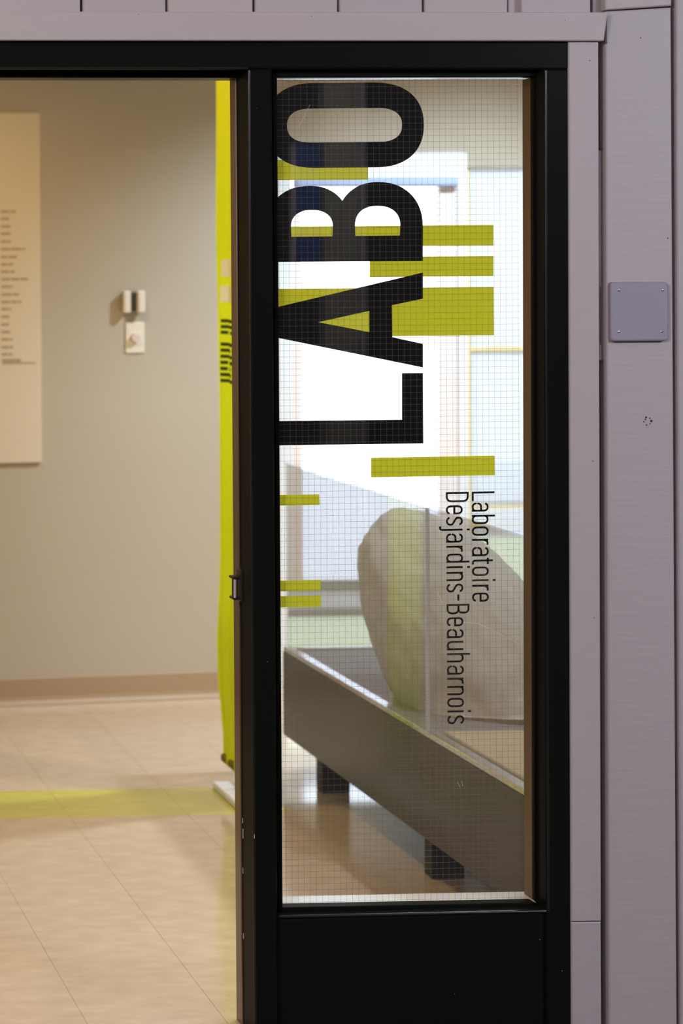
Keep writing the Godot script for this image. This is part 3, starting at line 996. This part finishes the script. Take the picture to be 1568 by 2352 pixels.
# ------------------------------------------------------------------ glass display case with the stone
func display_case() -> void:
	var x0 := 2.03
	var x1 := 2.86
	var z0 := -2.165
	var z1 := -0.30
	var t := thing("display_case", "long low dark display case on short legs with a tall glass hood", "display case", Vector3(0, 0, 0))
	bx("plinth", Vector3(x0, 0.11, z0), Vector3(x1, 0.380, z1), M.plinth, t, 0.003)
	bx("deck", Vector3(x0 + 0.03, 0.378, z0 + 0.02), Vector3(x1 - 0.02, 0.3885, z1 - 0.02), M.deck, t, 0.001)
	bx("base_board", Vector3(x0 + 0.045, 0.388, -1.0), Vector3(x1 - 0.04, 0.398, z1 - 0.03), M.tan_board, t, 0.003)
	var gt := 0.983
	var ch := new_st()
	box(ch, Vector3(x0 + 0.002, 0.380, z0 + 0.002), Vector3(x0 + 0.034, 0.395, z1 - 0.002), 0.002)
	box(ch, Vector3(x1 - 0.02, 0.380, z0 + 0.002), Vector3(x1 - 0.002, 0.392, z1 - 0.002), 0.002)
	box(ch, Vector3(x0 + 0.034, 0.380, z0 + 0.002), Vector3(x1 - 0.02, 0.392, z0 + 0.018), 0.002)
	obj("glass_channel", ch, M.channel, t)
	var j := -1.02
	bx("glass_pane", Vector3(x0 + 0.008, 0.392, z0 + 0.01), Vector3(x0 + 0.014, gt, j - 0.002), M.case_glass, t)
	bx("glass_pane", Vector3(x0 + 0.008, 0.392, j + 0.002), Vector3(x0 + 0.014, gt, z1 - 0.01), M.case_glass, t)
	bx("glass_pane", Vector3(x1 - 0.014, 0.392, z0 + 0.01), Vector3(x1 - 0.008, gt, z1 - 0.01), M.case_glass, t)
	bx("glass_pane", Vector3(x0 + 0.016, 0.392, z0 + 0.004), Vector3(x1 - 0.016, gt, z0 + 0.01), M.case_glass, t)
	bx("glass_pane", Vector3(x0 + 0.016, 0.392, z1 - 0.01), Vector3(x1 - 0.016, gt, z1 - 0.004), M.case_glass, t)
	bx("glass_top", Vector3(x0 + 0.008, gt, z0 + 0.004), Vector3(x1 - 0.008, gt + 0.006, z1 - 0.004), M.case_glass, t)
	var e := new_st()
	box(e, Vector3(x0 + 0.0065, 0.392, j - 0.0028), Vector3(x0 + 0.0155, gt, j + 0.0028))
	obj("pane_joint", e, M.glass_edge, t)
	for z in [-1.027, -1.868, -0.45]:
		bx("leg", Vector3(2.052, 0.0, z - 0.05), Vector3(2.14, 0.112, z), M.leg_black, t, 0.002)
		bx("leg", Vector3(x1 - 0.11, 0.0, z - 0.05), Vector3(x1 - 0.02, 0.112, z), M.leg_black, t, 0.002)


func stone() -> void:
	var c := Vector3(2.374, 0.465, -1.45)
	var r := Vector3(0.396, 0.245, 0.295)
	var turn := -1.284
	var shear := -0.856
	var n := FastNoiseLite.new()
	n.seed = 5
	n.frequency = 2.6
	n.fractal_octaves = 3
	var rows := 90
	var cols := 160
	var p := func(i: int, k: int) -> Vector3:
		var u := -PI / 2 + PI * i / rows
		var v := TAU * (k % cols) / cols
		var d := Vector3(cos(u) * cos(v), sin(u), cos(u) * sin(v))
		var s := 1.0 + 0.045 * n.get_noise_3dv(d * 0.7) + 0.008 * n.get_noise_3dv(d * 2.2)
		var q := Vector3(d.x * r.x, d.y * r.y, d.z * r.z) * s
		q = Vector3(q.x * cos(turn) + q.z * sin(turn), q.y + shear * q.x, -q.x * sin(turn) + q.z * cos(turn)) + c
		q.y = maxf(q.y, 0.3886)
		return q
	var st := new_st()
	for i in rows:
		for k in cols:
			var a: Vector3 = p.call(i, k)
			var b: Vector3 = p.call(i + 1, k)
			var e: Vector3 = p.call(i + 1, k + 1)
			var f: Vector3 = p.call(i, k + 1)
			if i > 0:
				tri(st, a, b, f, 1)
			if i < rows - 1:
				tri(st, f, b, e, 1)
	tag(obj("boulder", st, M.stone), "big rounded grey-brown boulder inside the glass display case", "boulder")


# ------------------------------------------------------------------ lime banner hanging at the mullion
func banner() -> void:
	var t := thing("fabric_banner", "tall lime-yellow fabric banner hanging edge-on behind the mullion", "banner", Vector3(0, 0, 0))
	var ys := [0.094, 0.156, 0.228, 0.33, 0.45, 0.55, 0.69, 1.19, 1.46, 1.71, 2.21, 2.6]
	var zs := [-1.934, -1.935, -1.957, -1.9925, -2.0045, -1.9887, -1.9724, -1.9731, -1.9871, -2.0017, -1.9883, -1.985]
	var near := -1.735
	var far := func(y: float) -> float:
		for i in ys.size() - 1:
			if y <= ys[i + 1]:
				var k: float = smoothstep(0.0, 1.0, clampf((y - ys[i]) / (ys[i + 1] - ys[i]), 0, 1))
				return lerpf(zs[i], zs[i + 1], k)
		return zs[-1]
	var bulge := func(u: float, y: float) -> float:      # folds run down the cloth
		return 0.008 * sin(u * 15.0 + 0.4 * sin(y * 1.3)) * (0.5 + 0.5 * sin(y * 0.9 + 0.7)) + 0.004 * sin(u * 31.0 + y * 0.8)
	var rows := 60
	var cols := 40
	var pt := func(i: int, k: int, side: float) -> Vector3:
		var y: float = 0.094 + (2.6 - 0.094) * i / rows
		var u := float(k) / cols
		return Vector3(1.765 + bulge.call(u, y) + side * 0.0008, y, lerpf(far.call(y), near, u))
	var st := new_st()
	for i in rows:
		for k in cols:
			for s in [-1.0, 1.0]:
				var a: Vector3 = pt.call(i, k, s)
				var b: Vector3 = pt.call(i, k + 1, s)
				var c: Vector3 = pt.call(i + 1, k + 1, s)
				var d: Vector3 = pt.call(i + 1, k, s)
				if s < 0:
					tri(st, a, b, c, 1)
					tri(st, a, c, d, 1)
				else:
					tri(st, a, c, b, 2)
					tri(st, a, d, c, 2)
	obj("cloth", st, M.cloth_lime, t)
	bx("hem", Vector3(1.757, 0.088, -1.936), Vector3(1.773, 0.112, -1.735), M.cloth_hem, t, 0.004)
	bx("top_rail", Vector3(1.75, 2.595, -2.01), Vector3(1.78, 2.63, -1.72), M.lamp_shell, t, 0.004)
	rod_part(t, "hanger", Vector3(1.765, 2.62, -1.95), Vector3(1.765, 3.0, -1.95), 0.003)
	rod_part(t, "hanger", Vector3(1.765, 2.62, -1.78), Vector3(1.765, 3.0, -1.78), 0.003)
	# print: two big pale letters cut by the mullion and ten rows of small dark type
	for q in [[1.645, 1.592], [1.565, 1.514]]:
		for k in 2:
			var w := new_st()
			print_row(w, far, bulge, q[1], q[0], -1.905 + 0.085 * k, -1.905 + 0.085 * k + 0.06)
			obj("big_letter", w, M.print_white, t)
	var ytop := [1.461, 1.443, 1.4255, 1.389, 1.3705, 1.3515, 1.333, 1.314, 1.2955, 1.277]
	for y in ytop:
		var w := new_st()
		var zq := -1.902
		while zq < -1.745:
			var len := rng.randf_range(0.02, 0.045)
			print_row(w, far, bulge, y - 0.0105, y, zq, minf(zq + len, -1.74))
			zq += len + 0.006
		obj("print_row", w, M.print_dark, t)
	# white foot bar on the floor under it, with its upright
	var b := thing("floor_bar", "low white bar lying on the floor under the lime banner", "floor bar", Vector3(0, 0, 0))
	bx("bar", Vector3(1.735, 0.0, -1.95), Vector3(1.79, 0.022, -1.45), M.casing_white, b, 0.004)
	rod_part(b, "upright", Vector3(1.785, 0.02, -1.86), Vector3(1.785, 0.088, -1.86), 0.007)


func rod_part(t: Node, called: String, a: Vector3, b: Vector3, r: float) -> void:
	var st := new_st()
	rod(st, a, b, r, 10)
	obj(called, st, M.casing_white, t)


func print_row(st: SurfaceTool, far: Callable, bulge: Callable, y0: float, y1: float, za: float, zb: float) -> void:
	var n := 5
	for i in n:
		var q := []
		for k in [[i, y0], [i + 1, y0], [i + 1, y1], [i, y1]]:
			var z: float = lerpf(za, zb, float(k[0]) / n)
			var f: float = far.call(k[1])
			var u: float = (z - f) / (-1.735 - f)
			q.append(Vector3(1.765 + bulge.call(u, k[1]) - 0.0016, k[1], z))
		face(st, q, q[0] + Vector3(1, 0, 0))


# ------------------------------------------------------------------ things on the beige wall
func wall_things() -> void:
	var s := thing("wall_sign", "large cream text panel on the beige wall, left edge of the view", "sign", BACK_AT, BACK_TURN)
	bx("board", Vector3(-1.25, 0.900, 0.0), Vector3(-0.259, 2.197, 0.012), M.paper, s, 0.0015)
	var rows := [[486, 34], [502.5, 22], [520, 22], [537, 22], [554.5, 22], [572, 55], [590, 36], [607, 27], [624, 31], [641, 66], [658, 27], [676, 45], [693, 46], [709.5, 22], [727, 23], [745, 17], [762, 24], [779, 25], [797, 26], [813.5, 25]]
	for q in rows:
		var y: float = 1.831 - (q[0] - 486.0) * 0.001615
		var st := new_st()
		var x := -0.4115
		var end: float = x + q[1] * 0.00167
		while x < end - 0.004:
			var len := minf(rng.randf_range(0.018, 0.04), end - x)
			box(st, Vector3(x, y - 0.0045, 0.0118), Vector3(x + len, y + 0.0045, 0.0125))
			x += len + 0.004
		obj("text_row", st, M.paper_print, s)
	var st2 := new_st()
	box(st2, Vector3(-0.408, 1.274, 0.0118), Vector3(-0.338, 1.285, 0.0125))
	box(st2, Vector3(-0.408, 1.266, 0.0118), Vector3(-0.282, 1.273, 0.0125))
	obj("text_row", st2, M.paper_print, s)
	# thermostat: two cream blocks and a dark slot
	var t := thing("thermostat", "small cream thermostat with a dark middle slot, above the light switch", "thermostat", BACK_AT, BACK_TURN)
	bx("body", Vector3(0.056, 1.458, 0.0), Vector3(0.134, 1.530, 0.018), M.sensor_dark, t, 0.003)
	bx("cover", Vector3(0.053, 1.453, 0.012), Vector3(0.081, 1.535, 0.036), M.plate_cream, t, 0.004)
	bx("cover", Vector3(0.109, 1.453, 0.012), Vector3(0.137, 1.535, 0.036), M.plate_cream, t, 0.004)
	var d := thing("light_switch", "cream dimmer switch plate with a round knob, below the thermostat", "switch", BACK_AT, BACK_TURN)
	bx("plate", Vector3(0.070, 1.301, 0.0), Vector3(0.144, 1.417, 0.006), M.plate_cream, d, 0.003)
	var kn := new_st()
	rod(kn, Vector3(0.106, 1.359, 0.005), Vector3(0.106, 1.359, 0.022), 0.018, 24, 0.0165)
	obj("knob", kn, M.knob, d)


# ------------------------------------------------------------------ painted cover plate on the board wall
func cover_plate() -> void:
	var zf := 0.0085
	var zb := -0.0049
	var t := thing("cover_plate", "square grey-mauve blank cover plate with four screws on the right board", "cover plate", Vector3.ZERO)
	var c := (on(1401, 647, zf) + on(1537.5, 784, zf)) * 0.5
	var h := 0.0625
	var rad := 0.0075
	var ring := func(inset_: float, z: float) -> Array:
		var out := []
		for k in 4:
			var s: Array = [[1, 1], [-1, 1], [-1, -1], [1, -1]][k]
			for i in 7:
				var a := PI / 2 * k + PI / 2 * i / 6.0
				var rr: float = maxf(rad - inset_, 0.002)
				var o := h - rad
				out.append(Vector3(c.x + s[0] * o + cos(a) * rr, c.y + s[1] * o + sin(a) * rr, z))
		return out
	var st := new_st()
	var rings := [ring.call(0.0, zb), ring.call(0.0, zf - 0.0035), ring.call(0.001, zf - 0.0015), ring.call(0.0035, zf)]
	var mid := Vector3(c.x, c.y, (zb + zf) / 2)
	face(st, rings[3], mid)
	face(st, rings[0], mid)
	for k in 3:
		for i in 28:
			var j := (i + 1) % 28
			face(st, [rings[k][i], rings[k][j], rings[k + 1][j], rings[k + 1][i]], mid)
	obj("plate", st, M.cover_paint, t)
	for q in [[1420.5, 666.5], [1521, 666], [1420.5, 762], [1519.5, 761]]:
		var sst := new_st()
		dome(sst, on(q[0], q[1], zf) - Vector3(0, 0, 0.0004), 0.0037, 0.0024)
		obj("screw", sst, M.screw, t)
